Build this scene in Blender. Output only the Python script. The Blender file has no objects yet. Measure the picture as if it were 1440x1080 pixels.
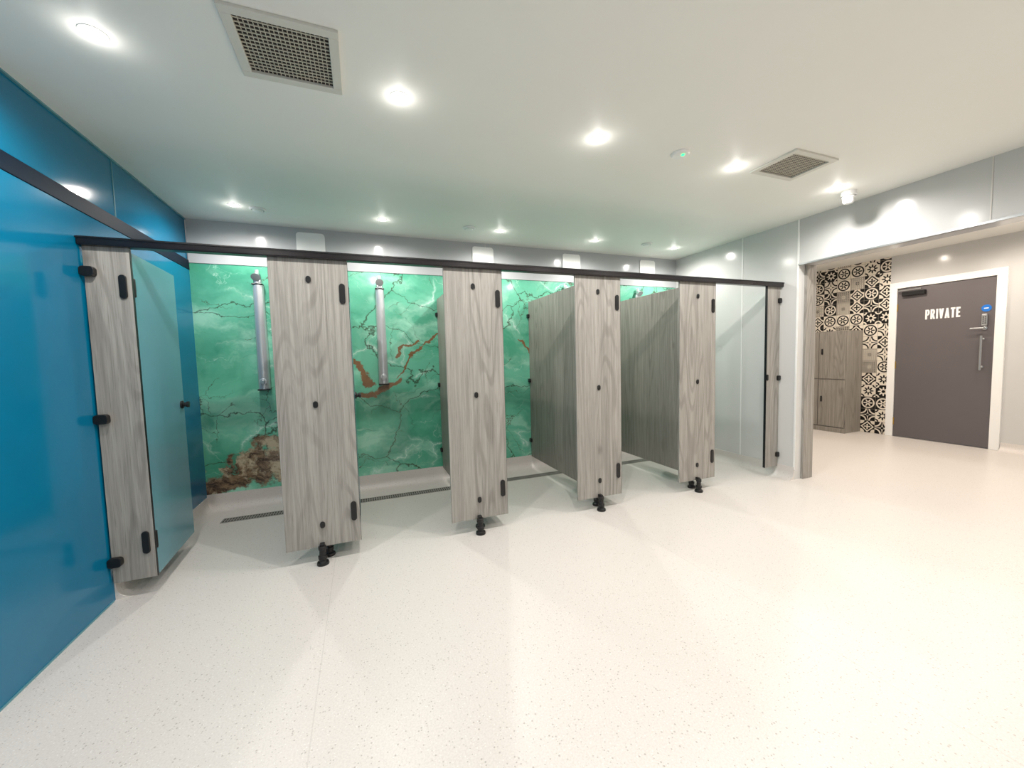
import bpy, bmesh, random
from math import *
from mathutils import Matrix, Vector
random.seed(4)
sc=bpy.context.scene
sc.view_settings.view_transform='Standard'
sc.view_settings.look='None'
sc.view_settings.exposure=0.0
COL=sc.collection
# ------------------------------------------------------------------ dims
XL,XR,XD=-1.31,3.88,7.07
YB,YR,YF,YLB=4.04,2.66,-2.2,5.3
ZC=2.478; ZLC=2.55
OPY=2.50       # wall end / opening start
XR2=4.09
# ------------------------------------------------------------------ helpers
def lin(c):
    return tuple(((v/255)/12.92 if v/255<=.04045 else ((v/255+.055)/1.055)**2.4) for v in c)+(1,)
def newmat(n):
    m=bpy.data.materials.new(n); m.use_nodes=True
    nt=m.node_tree; b=nt.nodes['Principled BSDF']; return m,nt,b
def inp(nt,sock,v):
    if isinstance(v,bpy.types.NodeSocket): nt.links.new(v,sock)
    elif v is not None: sock.default_value=v
def MA(nt,op,a,b=None,c=None,clamp=False):
    n=nt.nodes.new('ShaderNodeMath'); n.operation=op; n.use_clamp=clamp
    inp(nt,n.inputs[0],a); inp(nt,n.inputs[1],b)
    if c is not None: inp(nt,n.inputs[2],c)
    return n.outputs[0]
def MIX(nt,f,a,b,bt='MIX'):
    n=nt.nodes.new('ShaderNodeMix'); n.data_type='RGBA'; n.blend_type=bt
    inp(nt,n.inputs[0],f); inp(nt,n.inputs[6],a); inp(nt,n.inputs[7],b); return n.outputs[2]
def MAPR(nt,v,a,b,c=0.,d=1.):
    n=nt.nodes.new('ShaderNodeMapRange'); n.interpolation_type='SMOOTHSTEP'
    inp(nt,n.inputs[0],v)
    for i,k in enumerate((a,b,c,d)): n.inputs[i+1].default_value=k
    return n.outputs[0]
def OBJ(nt): return nt.nodes.new('ShaderNodeTexCoord').outputs['Object']
def MAPP(nt,v,scale=(1,1,1),loc=(0,0,0),rot=(0,0,0)):
    n=nt.nodes.new('ShaderNodeMapping'); nt.links.new(v,n.inputs[0])
    n.inputs['Scale'].default_value=scale; n.inputs['Location'].default_value=loc; n.inputs['Rotation'].default_value=rot
    return n.outputs[0]
def NOISE(nt,v,s,det=4,rough=.5,dist=0,out=0):
    n=nt.nodes.new('ShaderNodeTexNoise'); nt.links.new(v,n.inputs['Vector'])
    n.inputs['Scale'].default_value=s; n.inputs['Detail'].default_value=det
    n.inputs['Roughness'].default_value=rough; n.inputs['Distortion'].default_value=dist
    return n.outputs[out]
def SEP(nt,v):
    n=nt.nodes.new('ShaderNodeSeparateXYZ'); nt.links.new(v,n.inputs[0]); return n.outputs
def BUMP(nt,b,h,s=.2,d=.01):
    n=nt.nodes.new('ShaderNodeBump'); n.inputs['Strength'].default_value=s; n.inputs['Distance'].default_value=d
    nt.links.new(h,n.inputs['Height']); nt.links.new(n.outputs[0],b.inputs['Normal'])
def plain(n,c,rough=.4,metal=0,emis=None,es=0,var=.04,spec=.5,coat=0):
    m,nt,b=newmat(n)
    c=lin(c); o=OBJ(nt); v=NOISE(nt,o,7,3)
    d=tuple(x*(1-var) for x in c[:3])+(1,); l=tuple(min(1,x*(1+var)) for x in c[:3])+(1,)
    nt.links.new(MIX(nt,v,d,l),b.inputs['Base Color'])
    b.inputs['Roughness'].default_value=rough; b.inputs['Metallic'].default_value=metal
    b.inputs['Specular IOR Level'].default_value=spec
    b.inputs['Coat Weight'].default_value=coat; b.inputs['Coat Roughness'].default_value=.06
    if emis: b.inputs['Emission Color'].default_value=lin(emis); b.inputs['Emission Strength'].default_value=es
    return m
# ------------------------------------------------------------------ materials
M={}
M['ceil']=plain('ceiling_satin_panel',(240,240,234),.5,var=.01,spec=.2)
M['grey']=plain('grey_gloss_wall_panel',(200,200,199),.16,var=.015)
M['side']=plain('pale_grey_gloss_panel',(210,210,208),.15,var=.015)
M['bulk']=plain('bulkhead_grey_gloss_panel',(184,186,188),.12,var=.015)
M['blue']=plain('blue_gloss_wall_panel',(0,110,148),.12,var=.05,spec=.55)
M['blued']=plain('navy_band',(3,22,40),.6,spec=.2)
M['black']=plain('black_nylon',(14,14,16),.38)
M['rail']=plain('black_headrail',(20,15,19),.25)
M['teal']=plain('grey_teal_laminate',(92,145,158),.22,var=.03)
M['white']=plain('white_paint',(240,240,238),.35,var=.01)
M['cove']=plain('white_pvc_joint',(214,210,205),.35,var=.03)
M['vframe']=plain('vent_frame_paint',(215,213,204),.4,var=.01)
M['steel']=plain('brushed_steel',(190,192,194),.3,1)
M['chrome']=plain('satin_anodised_aluminium',(214,216,220),.22,.55)
M['drain']=plain('steel_drain_grate',(156,152,147),.4,.3)
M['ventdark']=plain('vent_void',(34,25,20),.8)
M['ventbar']=plain('vent_bar_aluminium',(206,200,184),.45,.1)
M['door']=plain('charcoal_grey_door',(96,91,93),.42)
M['brass']=plain('brass_hinge',(190,160,90),.3,.9)
M['signblue']=plain('blue_mandatory_sign',(20,110,200),.4)
M['ledg']=plain('green_led',(20,230,90),.4,emis=(40,255,110),es=4)
M['lamp']=plain('lamp_lens',(255,250,240),.4,emis=(255,248,236),es=36)
def m_floor():
    m,nt,b=newmat('speckled_safety_vinyl'); o=OBJ(nt)
    base=MIX(nt,NOISE(nt,o,1.2,3),lin((214,208,203)),lin((221,215,210)))
    fine=NOISE(nt,o,150,3,.6)
    base=MIX(nt,MAPR(nt,fine,.42,.62,0,.4),base,lin((199,192,186)))
    v=nt.nodes.new('ShaderNodeTexVoronoi'); nt.links.new(o,v.inputs['Vector']); v.inputs['Scale'].default_value=100
    rnd=SEP(nt,v.outputs['Color'])
    sz=MA(nt,'MULTIPLY',rnd[0],.34)
    sp=MA(nt,'LESS_THAN',v.outputs['Distance'],sz)
    pick=MA(nt,'GREATER_THAN',rnd[1],.5)
    sp=MA(nt,'MULTIPLY',sp,pick)
    base=MIX(nt,MA(nt,'MULTIPLY',sp,.5),base,lin((146,136,128)))
    v2=nt.nodes.new('ShaderNodeTexVoronoi'); nt.links.new(o,v2.inputs['Vector']); v2.inputs['Scale'].default_value=95
    r2=SEP(nt,v2.outputs['Color']); s2=MA(nt,'MULTIPLY',MA(nt,'LESS_THAN',v2.outputs['Distance'],.2),MA(nt,'GREATER_THAN',r2[2],.75))
    base=MIX(nt,MA(nt,'MULTIPLY',s2,.5),base,lin((240,238,234)))
    # welded sheet seams every 2 m
    s=SEP(nt,o)
    fx=MA(nt,'ABSOLUTE',MA(nt,'SUBTRACT',MA(nt,'FRACT',MA(nt,'DIVIDE',MA(nt,'ADD',s[0],1.22),2.0)),.5))
    seam=MA(nt,'LESS_THAN',fx,.0011)
    base=MIX(nt,MA(nt,'MULTIPLY',seam,.25),base,lin((170,164,158)))
    nt.links.new(base,b.inputs['Base Color']); b.inputs['Roughness'].default_value=.34
    b.inputs['Specular IOR Level'].default_value=.38
    BUMP(nt,b,fine,.06,.002); return m
M['floor']=m_floor()
def m_wood(n,A=(140,136,130),B=(168,164,157),C=(100,95,89),seed=0):
    m,nt,b=newmat(n); o=MAPP(nt,OBJ(nt),loc=(seed,seed*2.3,seed*1.1))
    warp=NOISE(nt,MAPP(nt,o,(3.6,3.6,.42)),1,2,.35)
    ring=MA(nt,'SINE',MA(nt,'MULTIPLY',warp,150))
    ring=MAPR(nt,ring,.1,1.)
    streak=NOISE(nt,MAPP(nt,o,(60,60,1.4)),1,5,.65,.15)
    fine=NOISE(nt,MAPP(nt,o,(230,230,5)),1,3,.7)
    band=NOISE(nt,MAPP(nt,o,(6,6,.5)),1,2,.5)
    c=MIX(nt,MAPR(nt,streak,.28,.72),lin(A),lin(B))
    c=MIX(nt,MA(nt,'MULTIPLY',ring,MAPR(nt,band,.40,.58,.05,.36)),c,lin(C))
    c=MIX(nt,MAPR(nt,fine,.52,.72,0,.55),c,lin(C))
    kv=nt.nodes.new('ShaderNodeTexVoronoi'); nt.links.new(MAPP(nt,o,(3.2,3.2,1.5)),kv.inputs['Vector']); kv.inputs['Scale'].default_value=1
    kn=MA(nt,'MULTIPLY',MAPR(nt,kv.outputs['Distance'],.0,.10,1,0),MA(nt,'GREATER_THAN',SEP(nt,kv.outputs['Color'])[0],.6))
    c=MIX(nt,MA(nt,'MULTIPLY',kn,.6),c,lin((84,78,72)))
    nt.links.new(c,b.inputs['Base Color']); b.inputs['Roughness'].default_value=.42
    BUMP(nt,b,fine,.1,.002); return m
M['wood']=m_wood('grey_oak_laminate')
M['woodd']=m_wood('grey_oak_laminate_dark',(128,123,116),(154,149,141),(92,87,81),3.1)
def seg(nt,x,z,a,bb):
    ax,az=a; dx,dz=bb[0]-a[0],bb[1]-a[1]; L=dx*dx+dz*dz
    px=MA(nt,'SUBTRACT',x,ax); pz=MA(nt,'SUBTRACT',z,az)
    t=MA(nt,'DIVIDE',MA(nt,'ADD',MA(nt,'MULTIPLY',px,dx),MA(nt,'MULTIPLY',pz,dz)),L,clamp=True)
    ex=MA(nt,'SUBTRACT',px,MA(nt,'MULTIPLY',t,dx)); ez=MA(nt,'SUBTRACT',pz,MA(nt,'MULTIPLY',t,dz))
    return MA(nt,'SQRT',MA(nt,'ADD',MA(nt,'MULTIPLY',ex,ex),MA(nt,'MULTIPLY',ez,ez)))
def m_marble():
    m,nt,b=newmat('green_onyx_marble_panel'); o=OBJ(nt)
    wn=NOISE(nt,o,1.5,6,.6,0,1)
    va=nt.nodes.new('ShaderNodeVectorMath'); va.operation='MULTIPLY_ADD'
    nt.links.new(wn,va.inputs[0]); va.inputs[1].default_value=(.6,.6,.6); nt.links.new(o,va.inputs[2])
    w=va.outputs[0]
    big=NOISE(nt,MAPP(nt,w,(.7,1,1.5),rot=(0,.5,0)),1.1,4,.5,.5)
    c=MIX(nt,MAPR(nt,big,.32,.66),lin((76,164,132)),lin((116,198,168)))
    pale=NOISE(nt,MAPP(nt,w,(.8,1,1.8),loc=(5,2,1),rot=(0,.6,0)),1.5,6,.58,.9)
    c=MIX(nt,MAPR(nt,pale,.48,.70,0,.8),c,lin((170,226,202)))
    deep=NOISE(nt,MAPP(nt,w,(1,1,1.5),loc=(9,1,7)),1.3,5,.55,.5)
    c=MIX(nt,MAPR(nt,deep,.52,.70,0,.6),c,lin((48,136,110)))
    def vein(scale,loc,wd,rot=(0,0,0)):
        v=nt.nodes.new('ShaderNodeTexVoronoi'); v.feature='DISTANCE_TO_EDGE'; v.inputs['Scale'].default_value=scale
        nt.links.new(MAPP(nt,w,loc=loc,rot=rot,scale=(1,1,1.35)),v.inputs['Vector'])
        return MAPR(nt,v.outputs[0],0,wd,1,0)
    msk=MAPR(nt,NOISE(nt,o,2.0,3),.46,.60)
    c=MIX(nt,MA(nt,'MULTIPLY',vein(1.3,(3,0,2),.05),MA(nt,'MULTIPLY',msk,.45)),c,lin((190,234,218)))
    c=MIX(nt,MA(nt,'MULTIPLY',vein(1.3,(3,0,2),.009),MA(nt,'MULTIPLY',msk,.7)),c,lin((220,240,230)))
    c=MIX(nt,MA(nt,'MULTIPLY',vein(2.9,(7,0,5),.010),MAPR(nt,NOISE(nt,o,2.7,2),.50,.62,0,.45)),c,lin((196,234,220)))
    c=MIX(nt,MA(nt,'MULTIPLY',vein(1.1,(1,0,9),.010),.85),c,lin((60,66,48)))
    c=MIX(nt,MA(nt,'MULTIPLY',vein(2.2,(4,0,1),.009),MAPR(nt,NOISE(nt,o,2.9,2),.44,.56,0,.75)),c,lin((78,68,46)))
    s=SEP(nt,w); x=MA(nt,'SUBTRACT',s[0],.30); z=MA(nt,'SUBTRACT',s[2],.30)
    rough=NOISE(nt,o,9,5,.7)
    def streakmask(a,bb,wd):
        d=seg(nt,x,z,a,bb); d=MA(nt,'ADD',d,MA(nt,'MULTIPLY',MA(nt,'SUBTRACT',rough,.5),wd*2.4))
        return MAPR(nt,d,wd*.6,wd,1,0)
    brown=MIX(nt,MAPR(nt,NOISE(nt,MAPP(nt,w,(1,1,2.2),rot=(0,.5,0)),13,6,.7),.36,.62),lin((60,46,38)),lin((142,118,92)))
    brown=MIX(nt,MAPR(nt,NOISE(nt,w,5,5,.7),.52,.64),brown,lin((196,180,152)))
    brown=MIX(nt,MAPR(nt,NOISE(nt,w,4,4,.6,.5),.58,.64),brown,lin((84,150,120)))
    for a,bb,wd in (((-1.42,.12),(-.95,.28),.10),((-1.02,.32),(-.45,.58),.21)):
        c=MIX(nt,streakmask(a,bb,wd),c,brown)
    rust=MIX(nt,rough,lin((104,72,48)),lin((160,124,88)))
    for a,bb,wd in (((-.12,1.30),(.02,1.10),.034),((-.02,.98),(.34,1.05),.042),((.30,1.1),(.78,1.5),.012),((.35,1.3),(.6,1.42),.018),((1.6,1.5),(2.3,1.0),.014),((2.4,.6),(3.3,1.0),.05)):
        c=MIX(nt,streakmask(a,bb,wd),c,rust)
    nt.links.new(c,b.inputs['Base Color']); b.inputs['Roughness'].default_value=.1
    return m
M['marble']=m_marble()
def m_tile():
    m,nt,b=newmat('moroccan_patchwork_tile'); s=SEP(nt,OBJ(nt))
    T=.18
    U=MA(nt,'DIVIDE',s[1],T); V=MA(nt,'DIVIDE',s[2],T)
    iu=MA(nt,'FLOOR',U); iv=MA(nt,'FLOOR',V)
    u=MA(nt,'SUBTRACT',MA(nt,'FRACT',U),.5); v=MA(nt,'SUBTRACT',MA(nt,'FRACT',V),.5)
    cb=nt.nodes.new('ShaderNodeCombineXYZ'); nt.links.new(iu,cb.inputs[0]); nt.links.new(iv,cb.inputs[1])
    wn=nt.nodes.new('ShaderNodeTexWhiteNoise'); nt.links.new(cb.outputs[0],wn.inputs['Vector'])
    rnd=wn.outputs['Value']; inv=MA(nt,'GREATER_THAN',SEP(nt,wn.outputs['Color'])[1],.48)
    au=MA(nt,'ABSOLUTE',u); av=MA(nt,'ABSOLUTE',v)
    r=MA(nt,'SQRT',MA(nt,'ADD',MA(nt,'MULTIPLY',u,u),MA(nt,'MULTIPLY',v,v)))
    th=MA(nt,'ARCTAN2',v,u)
    cu=MA(nt,'SUBTRACT',.5,au); cv=MA(nt,'SUBTRACT',.5,av)
    rc=MA(nt,'SQRT',MA(nt,'ADD',MA(nt,'MULTIPLY',cu,cu),MA(nt,'MULTIPLY',cv,cv)))
    l1=MA(nt,'ADD',au,av)
    def cosn(n): return MA(nt,'COSINE',MA(nt,'MULTIPLY',th,n))
    def lt(a,bv): return MA(nt,'LESS_THAN',a,bv)
    def xor(a,c): return MA(nt,'ABSOLUTE',MA(nt,'SUBTRACT',a,c))
    A=xor(xor(lt(r,MA(nt,'ADD',.27,MA(nt,'MULTIPLY',cosn(8),.10))),lt(r,.12)),xor(lt(rc,.24),lt(rc,.14)))
    B=xor(xor(lt(l1,.46),lt(l1,.34)),xor(lt(r,MA(nt,'ADD',.14,MA(nt,'MULTIPLY',cosn(4),.09))),lt(rc,.3)))
    C=xor(lt(MA(nt,'ABSOLUTE',MA(nt,'SUBTRACT',r,.40)),.05),xor(lt(r,MA(nt,'ADD',.2,MA(nt,'MULTIPLY',cosn(6),.12))),lt(r,.06)))
    D=xor(lt(MA(nt,'ABSOLUTE',MA(nt,'SINE',MA(nt,'MULTIPLY',au,22))),.4),lt(MA(nt,'ABSOLUTE',MA(nt,'SINE',MA(nt,'MULTIPLY',av,22))),.4))
    D=xor(D,lt(r,.2)); 
    E=xor(xor(lt(rc,.44),lt(rc,.34)),xor(lt(MA(nt,'MULTIPLY',au,av),.006),lt(r,.1)))
    p=A
    for t,q in ((.2,B),(.42,C),(.62,E),(.82,D)):
        g=MA(nt,'GREATER_THAN',rnd,t); n=nt.nodes.new('ShaderNodeMix'); n.data_type='FLOAT'
        nt.links.new(g,n.inputs[0]); nt.links.new(p,n.inputs[2]); nt.links.new(q,n.inputs[3]); p=n.outputs[0]
    p=xor(p,inv)
    c=MIX(nt,p,lin((14,13,14)),lin((228,220,206)))
    gr=MA(nt,'GREATER_THAN',MA(nt,'MAXIMUM',au,av),.49)
    c=MIX(nt,gr,c,lin((140,132,122)))
    nt.links.new(c,b.inputs['Base Color']); b.inputs['Roughness'].default_value=.35; b.inputs['Specular IOR Level'].default_value=.25; return m
M['tile']=m_tile()
# ------------------------------------------------------------------ geometry helpers
def group(name,loc=(0,0,0)):
    e=bpy.data.objects.new(name,None); e.location=loc; e.empty_display_size=.1; COL.objects.link(e); return e
def fin(bm,name,mat,parent=None,smooth=False,bevel=0,seg_=2,mats=None):
    me=bpy.data.meshes.new(name); bm.normal_update(); bm.to_mesh(me); bm.free()
    ob=bpy.data.objects.new(name,me); COL.objects.link(ob)
    for mm in (mats or [mat]): me.materials.append(mm)
    if smooth:
        for p in me.polygons: p.use_smooth=True
    if bevel:
        md=ob.modifiers.new('bev','BEVEL'); md.width=bevel; md.segments=seg_; md.limit_method='ANGLE'; md.angle_limit=.6
    if parent:
        ob.parent=parent; ob.matrix_parent_inverse=Matrix.Translation(-parent.location)
    return ob
def bbox(bm,x0,x1,y0,y1,z0,z1,mi=0):
    vs=[bm.verts.new((x,y,z)) for x in (x0,x1) for y in (y0,y1) for z in (z0,z1)]
    for f in ((0,1,3,2),(4,6,7,5),(0,4,5,1),(2,3,7,6),(0,2,6,4),(1,5,7,3)):
        bm.faces.new([vs[i] for i in f]).material_index=mi
def box(name,x0,x1,y0,y1,z0,z1,mat,parent=None,bevel=0,seg_=2):
    bm=bmesh.new(); bbox(bm,x0,x1,y0,y1,z0,z1); return fin(bm,name,mat,parent,False,bevel,seg_)
def lathe(name,c,axis,prof,mat,parent=None,n=28,smooth=True):
    bm=bmesh.new(); rings=[]
    ax=Vector(axis).normalized(); a=ax.orthogonal().normalized(); b2=ax.cross(a)
    for r,h in prof:
        if r<1e-6: rings.append([bm.verts.new(Vector(c)+ax*h)])
        else: rings.append([bm.verts.new(Vector(c)+ax*h+(a*cos(2*pi*i/n)+b2*sin(2*pi*i/n))*r) for i in range(n)])
    for p,q in zip(rings,rings[1:]):
        for i in range(n):
            j=(i+1)%n
            if len(p)==1 and len(q)==1: continue
            if len(p)==1: bm.faces.new((p[0],q[i],q[j]))
            elif len(q)==1: bm.faces.new((p[i],q[0],p[j]))
            else: bm.faces.new((p[i],q[i],q[j],p[j]))
    bmesh.ops.recalc_face_normals(bm,faces=bm.faces)
    ob=fin(bm,name,mat,parent,smooth)
    if smooth:
        md=ob.modifiers.new('es','EDGE_SPLIT'); md.split_angle=.7
    return ob
def plate(name,c,w,h,t,mat,parent,nrm='-Y',rad=None):
    rad=rad if rad is not None else min(w,h)/2
    bm=bmesh.new(); pts=[]
    for cx,cz,a0 in ((w/2-rad,h/2-rad,0),(-w/2+rad,h/2-rad,90),(-w/2+rad,-h/2+rad,180),(w/2-rad,-h/2+rad,270)):
        for k in range(7):
            a=radians(a0+15*k); pts.append((cx+rad*cos(a),cz+rad*sin(a)))
    def P(p,d):
        if nrm=='-Y': return (c[0]+p[0],c[1]-d,c[2]+p[1])
        if nrm=='-X': return (c[0]-d,c[1]+p[0],c[2]+p[1])
        if nrm=='+X': return (c[0]+d,c[1]+p[0],c[2]+p[1])
    lo=[bm.verts.new(P(p,0)) for p in pts]; hi=[bm.verts.new(P(p,t)) for p in pts]
    bmesh.ops.remove_doubles(bm,verts=bm.verts,dist=1e-6)
    lo=[v for v in lo if v.is_valid]; hi=[v for v in hi if v.is_valid]
    n=len(lo)
    for i in range(n): bm.faces.new((lo[i],lo[(i+1)%n],hi[(i+1)%n],hi[i]))
    bm.faces.new(hi); bm.faces.new(lo[::-1])
    bmesh.ops.recalc_face_normals(bm,faces=bm.faces)
    return fin(bm,name,mat,parent,False,min(t*.35,.003),2)
# ------------------------------------------------------------------ room shell
box('floor',XL-.1,XD+.1,YF-.1,YLB+.1,-.1,0,M['floor'])
g=group('ceiling',(1,1,ZC))
box('main_ceiling',XL-.1,XR2,YF-.1,YLB+.1,ZC,ZC+.1,M['ceil'],g)
box('lobby_ceiling',XR2,XD+.1,YF-.1,YLB+.1,ZLC,ZLC+.1,M['ceil'],g)
g=group('wall_left',(XL,1,0))
box('lower_panel',XL-.1,XL,YF,YB,0,2.07,M['blue'],g)
box('upper_panel',XL-.1,XL-.008,YF,YB,2.07,ZC,M['blue'],g)
for y in (3.03,1.83,.63,-.57): box('joint_%d'%int(y*10),XL-.010,XL-.005,y-.004,y+.004,2.14,ZC,M['teal'],g)
box('ceiling_bead',XL-.01,XL+.003,YF,YB,ZC-.008,ZC,M['teal'],g)
g=group('wall_back',(1.3,YB,0))
box('marble_panel',XL,XR,YB,YB+.1,0,2.12,M['marble'],g)
box('bulkhead_panel',XL,XR,YB-.006,YB+.1,2.12,ZC,M['bulk'],g)
for x in (1.28,): box('joint_%d'%int(x*10),x-.002,x+.002,YB-.008,YB-.005,2.12,ZC,M['cove'],g)
for k,x in enumerate((-.385,1.25,2.32,3.41)):
    plate('access_panel_%d'%k,(x,YB-.0065,2.345),.235,.19,.012,M['white'],g,rad=.03)
g=group('wall_right',(XR,3.2,0))
box('panel',XR,XR2,OPY,YLB,0,ZC,M['side'],g)
box('header_panel',XR,XR2,YF,OPY,2.065,ZLC,M['grey'],g)
box('header_edge_trim',XR-.006,XR+.02,YF,OPY,2.055,2.07,M['steel'],g)
for y in (3.08,): box('joint_a',XR-.003,XR,y-.006,y+.006,0.1,ZC,M['white'],g)
for y in (1.3,): box('joint_b',XR-.003,XR,y-.003,y+.003,2.07,ZC,M['cove'],g)
box('joint_c',XR-.004,XR,OPY-.006,OPY+.010,0.1,ZC,M['white'],g)
box('oak_end_panel',XR2-.12,XR2+.02,OPY-.022,OPY-.001,0,2.064,M['wood'],g)
box('wall_front',XL-.1,XD+.1,YF-.1,YF,0,ZLC,M['grey'])
box('wall_lobby_back',XR2,XD+.1,YLB,YLB+.1,0,ZLC,M['grey'])
g=group('wall_lobby',(XD,2,0))
DY0,DY1,DZ=2.285,3.205,2.085      # door leaf
box('tiled_section',XD,XD+.1,3.29,YLB,0,ZLC,M['tile'],g)
box('panel_left_of_door',XD,XD+.1,DY1,3.29,0,ZLC,M['grey'],g)
box('panel_above_door',XD,XD+.1,DY0,DY1,DZ,ZLC,M['grey'],g)
box('panel_right_of_door',XD,XD+.1,YF,DY0,0,ZLC,M['grey'],g)
box('panel_joint',XD-.004,XD,1.62,1.63,.1,ZLC,M['cove'],g)
def cove(name,axis,fixed,a,b,sgn,h=.14,r=.07):
    prof=[(0,0),(r+.006,0),(r+.006,.0006)]
    for k in range(1,9):
        t=k/8*pi/2; prof.append((.006+r-r*sin(t)+0,.0006+r-r*cos(t)))
    prof+=[(.006,h),(0,h)]
    bm=bmesh.new(); A=[];B=[]
    for d,z in prof:
        if axis=='X': A.append(bm.verts.new((a,fixed+sgn*d,z))); B.append(bm.verts.new((b,fixed+sgn*d,z)))
        else: A.append(bm.verts.new((fixed+sgn*d,a,z))); B.append(bm.verts.new((fixed+sgn*d,b,z)))
    n=len(A)
    for i in range(n): bm.faces.new((A[i],A[(i+1)%n],B[(i+1)%n],B[i]))
    bm.faces.new(A); bm.faces.new(B[::-1]); bmesh.ops.recalc_face_normals(bm,faces=bm.faces)
    for f in bm.faces: f.smooth=len(f.verts)==4
    ob=fin(bm,name,M['floor'],None); md=ob.modifiers.new('es','EDGE_SPLIT'); md.split_angle=.6
cove('baseboard_back','X',YB,XL,XR,-1)
cove('baseboard_left','Y',XL,YR+.02,YB,1,.12)
cove('baseboard_right','Y',XR,OPY,YB,-1,.12)
cove('baseboard_lobby','Y',XD,YF,DY0-.09,-1,.1)
box('trim_left',XL-.004,XL+.004,YF,YR,.0,.008,M['teal'])
box('band_upper_left',XL-.014,XL+.004,YF,YB,2.06,2.14,M['blued'],None,.003)  # dark navy band where lower and upper wall panels meet
# linear drain
g=group('linear_floor_drain',(1.2,3.72,0))
bm=bmesh.new(); x0,x1,y0,y1=-1.12,3.5,3.665,3.765
bbox(bm,x0,x1,y0,y0+.010,0,.003);bbox(bm,x0,x1,y1-.010,y1,0,.003)
x=x0
while x<x1:
    bbox(bm,x,x+.011,y0+.010,y1-.010,0,.0025); x+=.02
bbox(bm,x0,x1,3.710,3.720,0,.0027)
fin(bm,'grate',M['drain'],g)
box('channel',x0+.002,x1-.002,y0+.002,y1-.002,0,.0008,M['ventdark'],g)
# ------------------------------------------------------------------ cubicles
g=group('cubicle_headrail',(1.3,YR,1.9))
box('rail',XL,XR,YR-.03,YR+.03,1.880,1.925,M['rail'],g,.006,3)
box('rail_lip',XL,XR,YR-.034,YR-.028,1.914,1.920,M['black'],g)
ZP0,ZP1=.10,1.885
pil=[(XL+.008,-1.115),(-.49,-.06),(.54,.96),(1.56,1.98),(2.60,3.02),(3.69,XR-.008)]
centres=[None,-.275,.75,1.77,2.81,None]
def foot(g,x,y,i,h=.13):
    lathe('foot_%d'%i,(x,y,0),(0,0,1),[(0,0),(.034,0),(.036,.006),(.033,.018),(.023,.024),(.022,.034),(.026,.038),(.026,.056),(.019,.06),(.018,h-.025),(.023,h-.022),(.023,h-.004),(.018,h),(0,h)],M['black'],g)
for i,(a,b) in enumerate(pil):
    g=group('cubicle_pilaster',((a+b)/2,YR,0))
    box('panel',a,b,YR,YR+.018,ZP0,ZP1,M['wood'],g,.0015)
    if i in (0,1,2,3,4):
        for k,z in enumerate((1.68,.30)):
            plate('hinge_plate_%d'%k,(b-.035,YR,z),.034,.125,.009,M['black'],g)
            box('hinge_knuckle_%d'%k,b-.016,b+.004,YR+.018,YR+.036,z-.05,z+.05,M['black'],g,.005)
        box('edge_strip',b-.0005,b+.0015,YR+.001,YR+.017,ZP0,ZP1-.01,M['black'],g)
    if centres[i] is not None:
        for k,z in enumerate((1.76,1.0,.24)):
            plate('clamp_%d'%k,(centres[i]-.005,YR,z),.028,.042,.008,M['black'],g)
        foot(g,centres[i]-.012,YR-.028,1,.118)
        box('foot_bracket',centres[i]-.026,centres[i]+.002,YR-.036,YR-.001,.100,.130,M['black'],g,.004)
        foot(g,centres[i]+.018,YR+.085,2,.130)
    if i==0:
        for k,z in enumerate((1.75,.99,.22)): plate('wall_clamp_%d'%k,(a+.022,YR,z),.06,.05,.03,M['black'],g,rad=.016)
    if i==5:
        for k,z in enumerate((1.75,.99,.22)): plate('wall_clamp_%d'%k,(b-.018,YR,z),.036,.05,.02,M['black'],g,rad=.012)
        plate('latch_keep',(a+.012,YR,1.0),.022,.06,.01,M['black'],g)
        box('edge_strip',a-.004,a+.001,YR-.003,YR+.019,ZP0,ZP1,M['black'],g)
# partitions
for c in centres:
    if c is None: continue
    g=group('cubicle_partition',(c,3.3,0))
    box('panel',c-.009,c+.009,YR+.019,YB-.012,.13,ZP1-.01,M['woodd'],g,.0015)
    for k,z in enumerate((1.72,1.0,.32)):
        box('wall_clip_%d'%k,c-.03,c+.03,YB-.045,YB-.001,z-.02,z+.02,M['black'],g,.006)
# doors (open inward at right angles)
for i in range(5):
    b=pil[i][1]; x0=b-.018
    g=group('cubicle_door',(b-.012,YR+.034,0))
    mt=M['teal']
    box('leaf',x0,x0+.014,YR+.032,YR+.032+.59,.10,1.865,mt,g,.0015)
    lathe('lock_knob',(x0+.014,YR+.57,1.0),(1,0,0),[(0,0),(.026,0),(.026,.01),(.014,.014),(.014,.026),(.020,.03),(.020,.042),(0,.044)],M['black'],g)
    lathe('indicator',(x0,YR+.57,1.0),(-1,0,0),[(0,0),(.022,0),(.022,.008),(0,.01)],M['black'],g)
    if i==0: g.rotation_euler=(0,0,radians(3.2))
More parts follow.
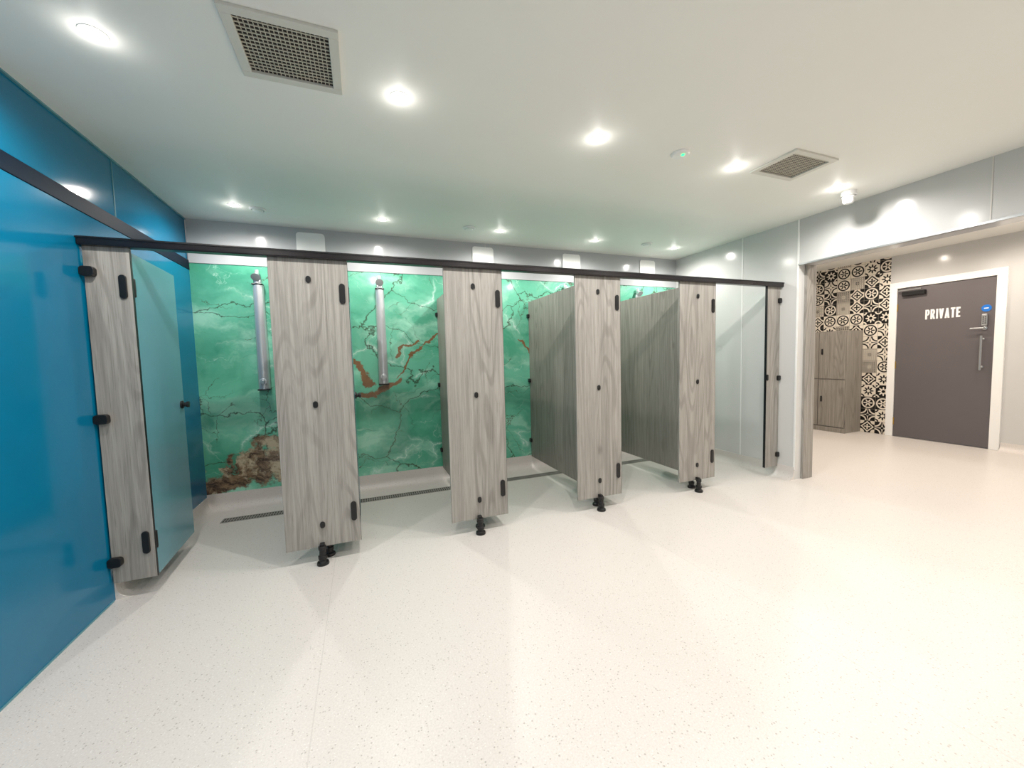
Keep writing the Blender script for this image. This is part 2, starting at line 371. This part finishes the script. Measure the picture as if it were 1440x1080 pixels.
# shower panels
for x in (-.82,.19,1.21,2.22,3.24):
    g=group('wall_shower_column',(x,YB,1.5)); z0,z1=1.04,1.95
    bm=bmesh.new(); n=14; w,d=.047,.065
    pr=[(-w,0),(w,0)]+[(w*cos(pi*k/n),-(.02+(d-.02)*sin(pi*k/n))) for k in range(0,n+1)]
    lo=[bm.verts.new((x+p[0],YB-.001+p[1],z0)) for p in pr]; hi=[bm.verts.new((x+p[0]*.86,YB-.001+p[1]*.9,z1)) for p in pr]
    for k in range(len(pr)): bm.faces.new((lo[k],lo[(k+1)%len(pr)],hi[(k+1)%len(pr)],hi[k])).smooth=(k>1)
    bm.faces.new(hi); bm.faces.new(lo[::-1]); bmesh.ops.recalc_face_normals(bm,faces=bm.faces)
    ob=fin(bm,'column',M['chrome'],g,False); md=ob.modifiers.new('es','EDGE_SPLIT'); md.split_angle=.7
    box('end_cap_bottom',x-.048,x+.048,YB-.067,YB-.001,z0-.012,z0+.002,M['black'],g,.004)
    box('end_cap_top',x-.042,x+.042,YB-.060,YB-.001,z1,z1+.012,M['black'],g,.004)
    lathe('push_button_bezel',(x,YB-.064,z0+.065),(0,-1,0),[(0,0),(.030,0),(.030,.006),(.026,.01),(0,.01)],M['chrome'],g)
    lathe('push_button',(x,YB-.074,z0+.065),(0,-1,0),[(.0,0),(.019,0),(.019,.014),(.015,.018),(0,.018)],M['steel'],g)
    lathe('riser',(x,YB-.035,z1+.01),(0,0,1),[(.030,0),(.032,.03),(.020,.05),(.015,.12),(0,.125)],M['chrome'],g)
    lathe('shower_head',(x,YB-.045,z1+.09),(0,-.8,-.6),[(0,-.02),(.018,-.02),(.020,.02),(.034,.045),(.036,.055),(0,.056)],M['chrome'],g)
# ------------------------------------------------------------------ ceiling fixtures
def vent(cx,cy,sx,sy):
    g=group('ceiling_air_vent',(cx,cy,ZC)); f=.036; z0=ZC-.012; z1=ZC-.0
    bm=bmesh.new(); X0,X1,Y0,Y1=cx-sx/2,cx+sx/2,cy-sy/2,cy+sy/2
    bbox(bm,X0,X1,Y0,Y0+f,z0,z1);bbox(bm,X0,X1,Y1-f,Y1,z0,z1);bbox(bm,X0,X0+f,Y0+f,Y1-f,z0,z1);bbox(bm,X1-f,X1,Y0+f,Y1-f,z0,z1)
    fin(bm,'frame',M['vframe'],g,bevel=.002)
    bm=bmesh.new(); n=20; m_=15
    for k in range(1,n):
        xx=X0+f+(sx-2*f)*k/n; bbox(bm,xx-.0014,xx+.0014,Y0+f,Y1-f,z0+.009,z1-.0008)
    for k in range(1,m_):
        yy=Y0+f+(sy-2*f)*k/m_; bbox(bm,X0+f,X1-f,yy-.0020,yy+.0020,z0+.008,z1-.0006)
    fin(bm,'grille',M['ventbar'],g)
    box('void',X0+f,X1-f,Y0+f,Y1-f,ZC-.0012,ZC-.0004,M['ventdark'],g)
vent(-.215,1.815,.38,.36); vent(2.72,1.80,.40,.31)
def downlight(x,y,e=34,zc=ZC,col=(1,.96,.915)):
    g=group('ceiling_downlight',(x,y,zc))
    lathe('bezel',(x,y,zc),(0,0,-1),[(.030,0.0),(.042,0),(.041,.0025),(.031,.0035),(.030,.001)],M['white'],g)
    lathe('lens',(x,y,zc),(0,0,-1),[(.030,.0006),(.030,.0025),(.02,.0035),(0,.004)],M['lamp'],g)
    l=bpy.data.lights.new('spot','SPOT'); l.energy=e; l.spot_size=radians(172); l.spot_blend=.7; l.shadow_soft_size=.02; l.color=col
    o=bpy.data.objects.new('spot_lamp',l); COL.objects.link(o); o.location=(x,y,zc-.02); o.parent=g; o.matrix_parent_inverse=Matrix.Translation(-g.location)
    l=bpy.data.lights.new('added_glow','POINT'); l.energy=e*.009; l.shadow_soft_size=.02; l.color=col  # extra point lamp imitating bloom on the ceiling, no part of the fitting
    o=bpy.data.objects.new('added_glow_lamp',l); COL.objects.link(o); o.location=(x,y,zc-.045); o.parent=g; o.matrix_parent_inverse=Matrix.Translation(-g.location)
gx=(-.86,.22,1.30,2.37,3.43)
for x in gx:
    downlight(x,1.94,44); downlight(x,3.60,34)
for x in gx: downlight(x,.3,24)
for x in gx[::2]: downlight(x,-1.3,26)
for x,y in ((6.35,3.03),(6.42,1.97),(6.4,.3),(5.0,2.98),(5.0,1.96),(5.0,.3),(5.5,4.3),(5.5,-1.2)): downlight(x,y,40,ZLC,(1,.875,.75))
for x,y in ((-.71,3.64),(.99,3.59),(3.0,3.55)):
    g=group('ceiling_extract_valve',(x,y,ZC)); 
    lathe('ring',(x,y,ZC),(0,0,-1),[(.058,0),(.058,.006),(.052,.012),(.044,.012),(.042,.004)],M['white'],g)
    lathe('centre_disc',(x,y,ZC),(0,0,-1),[(.036,.002),(.036,.014),(.030,.018),(0,.02)],M['white'],g)
g=group('presence_sensor',(1.88,1.92,ZC))
lathe('base',(1.88,1.92,ZC),(0,0,-1),[(.055,0),(.055,.006),(.048,.014),(.02,.018),(0,.018)],M['white'],g)
lathe('led',(1.88,1.90,ZC-.017),(0,0,-1),[(.010,0),(.009,.004),(0,.005)],M['ledg'],g)
sx,sy=3.60,1.955
g=group('smoke_detector',(sx,sy,ZC))
lathe('base',(sx,sy,ZC),(0,0,-1),[(.052,0),(.052,.03),(.046,.034)],M['white'],g)
lathe('chamber',(sx,sy,ZC),(0,0,-1),[(.042,.03),(.042,.05),(.036,.055),(.036,.075),(.028,.088),(0,.09)],M['white'],g)
# ------------------------------------------------------------------ private door
g=group('door_1',(XD,2.74,0))
box('leaf',XD-.005,XD+.04,DY0+.004,DY1-.004,.008,DZ-.004,M['door'],g,.002)
fw=.085
box('frame_left',XD-.022,XD+.05,DY1,DY1+fw,0,DZ+fw,M['white'],g,.004)
box('frame_right',XD-.022,XD+.05,DY0-fw,DY0,0,DZ+fw,M['white'],g,.004)
box('frame_top',XD-.022,XD+.05,DY0-.001,DY1+.001,DZ,DZ+fw,M['white'],g,.004)
for k,z in enumerate((.22,1.02,1.82)): box('hinge_%d'%k,XD-.012,XD-.003,DY1-.012,DY1+.006,z-.05,z+.05,M['brass'],g,.002)
box('closer_body',XD-.05,XD-.006,DY1-.30,DY1-.06,1.97,2.03,M['black'],g,.006)
box('closer_arm',XD-.055,XD-.040,DY1-.26,DY1-.02,2.04,2.055,M['steel'],g,.002)
plate('push_sign',(XD-.006,DY0+.075,1.71),.085,.085,.004,M['signblue'],g,'-X')
plate('sign_symbol',(XD-.010,DY0+.075,1.71),.04,.010,.001,M['white'],g,'-X')
box('keypad_lock',XD-.035,XD-.006,DY0+.055,DY0+.105,1.50,1.64,M['steel'],g,.006)
bm=bmesh.new()
for r_ in range(4):
    for c_ in range(2): bbox(bm,XD-.039,XD-.034,DY0+.065+c_*.018,DY0+.075+c_*.018,1.525+r_*.024,1.537+r_*.024)
fin(bm,'keypad_buttons',M['black'],g)
box('lever',XD-.065,XD-.05,DY0+.07,DY0+.19,1.462,1.480,M['steel'],g,.005)
lathe('lever_spindle',(XD-.006,DY0+.08,1.471),(-1,0,0),[(.022,0),(.022,.01),(.01,.012),(.01,.055),(0,.056)],M['steel'],g)
lathe('pull_bar',(XD-.06,DY0+.09,.96),(0,0,1),[(0,0),(.012,.002),(.012,.42),(0,.422)],M['steel'],g)
for k,z in enumerate((1.00,1.34)): lathe('pull_post_%d'%k,(XD-.006,DY0+.09,z),(-1,0,0),[(.013,0),(.013,.006),(.007,.008),(.007,.055)],M['steel'],g)
# lettering: bold condensed capitals cut as flat outlines, with counters
def letters(word,ystart,zbase,H,parent,SX=1.0):
    t=.22
    bm=bmesh.new(); cur=[0.0]; lay=[0]
    def quad(pts):
        lay[0]+=1
        d0=XD-.0055; d1=XD-.0085-.00002*lay[0]
        A=[bm.verts.new((d0,ystart-(cur[0]+p[0])*H*SX,zbase+p[1]*H)) for p in pts]
        B=[bm.verts.new((d1,ystart-(cur[0]+p[0])*H*SX,zbase+p[1]*H)) for p in pts]
        n=len(A)
        bm.faces.new(B); bm.faces.new(A[::-1])
        for i in range(n): bm.faces.new((A[i],A[(i+1)%n],B[(i+1)%n],B[i]))
    def rect(x0,y0,x1,y1): quad([(x0,y0),(x1,y0),(x1,y1),(x0,y1)])
    W=.50
    def bowl(y0,y1,W=W):
        rect(t*.9,y1-.14,W-.16,y1); rect(t*.9,y0,W-.16,y0+.14)
        cy=(y0+y1)/2; n=10; ro=(y1-y0)/2; ri=ro-.14
        cx=W-.20; xo=.20; xi=.012
        for k in range(n):
            a0=-pi/2+pi*k/n; a1=-pi/2+pi*(k+1)/n
            quad([(cx+xi*cos(a0),cy+ri*sin(a0)),(cx+xo*cos(a0),cy+ro*sin(a0)),(cx+xo*cos(a1),cy+ro*sin(a1)),(cx+xi*cos(a1),cy+ri*sin(a1))])
    for ch in word:
        w=W
        if ch=='P': rect(0,0,t,1); bowl(.40,1)
        elif ch=='R': rect(0,0,t,1); bowl(.44,1); quad([(.16,.46),(.32,0),(.54,0),(.38,.50)]); w=.54
        elif ch=='I': rect(0,0,t,1); w=t
        elif ch=='V': quad([(0,1),(.17,0),(.37,0),(.22,1)]); quad([(.17,0),(.37,0),(.54,1),(.32,1)]); w=.54
        elif ch=='A': quad([(0,0),(.22,0),(.36,1),(.18,1)]); quad([(.33,0),(.55,0),(.37,1),(.19,1)]); rect(.13,.20,.42,.34); w=.55
        elif ch=='T': rect(0,.83,.48,1); rect(.13,0,.35,.86); w=.48
        elif ch=='E': rect(0,0,t,1); rect(.18,.83,.44,1); rect(.18,0,.44,.17); rect(.18,.43,.40,.58); w=.44
        cur[0]+=w+.10
    bmesh.ops.recalc_face_normals(bm,faces=bm.faces)
    ob=fin(bm,'private_lettering',M['white'],parent); return cur[0]-.10
letters('PRIVATE',2.907,1.628,.128,g,.66)
# ------------------------------------------------------------------ lockers
LX,LY=6.68,3.60; LH=1.54; lw=.36
g=group('locker_cabinet',(6.9,4.3,0))
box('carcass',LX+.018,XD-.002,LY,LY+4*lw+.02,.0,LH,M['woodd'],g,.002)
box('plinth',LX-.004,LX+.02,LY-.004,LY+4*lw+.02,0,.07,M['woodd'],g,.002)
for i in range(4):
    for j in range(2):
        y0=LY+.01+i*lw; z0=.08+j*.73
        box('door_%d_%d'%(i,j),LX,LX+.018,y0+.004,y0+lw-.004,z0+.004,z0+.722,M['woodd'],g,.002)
        plate('lock_%d_%d'%(i,j),(LX,y0+lw-.05,z0+.42),.022,.09,.012,M['black'],g,'-X')
# ------------------------------------------------------------------ world + camera
w=bpy.data.worlds.new('world'); sc.world=w; w.use_nodes=True
w.node_tree.nodes['Background'].inputs[0].default_value=(.8,.85,.9,1); w.node_tree.nodes['Background'].inputs[1].default_value=.2
yaw,pitch,roll,f=0.3659,-0.0649,-0.0263,546.4924
F=Vector((sin(yaw)*cos(pitch),cos(yaw)*cos(pitch),sin(pitch))); r=Vector((cos(yaw),-sin(yaw),0)); u=r.cross(F)
R=r*cos(roll)+u*sin(roll); U=u*cos(roll)-r*sin(roll)
cam=bpy.data.cameras.new('camera'); cam.sensor_width=36; cam.lens=f/1440*36; cam.clip_start=.02
co=bpy.data.objects.new('camera',cam); COL.objects.link(co)
co.matrix_world=Matrix(((R.x,U.x,-F.x,0),(R.y,U.y,-F.y,0),(R.z,U.z,-F.z,1.25),(0,0,0,1)))
sc.camera=co
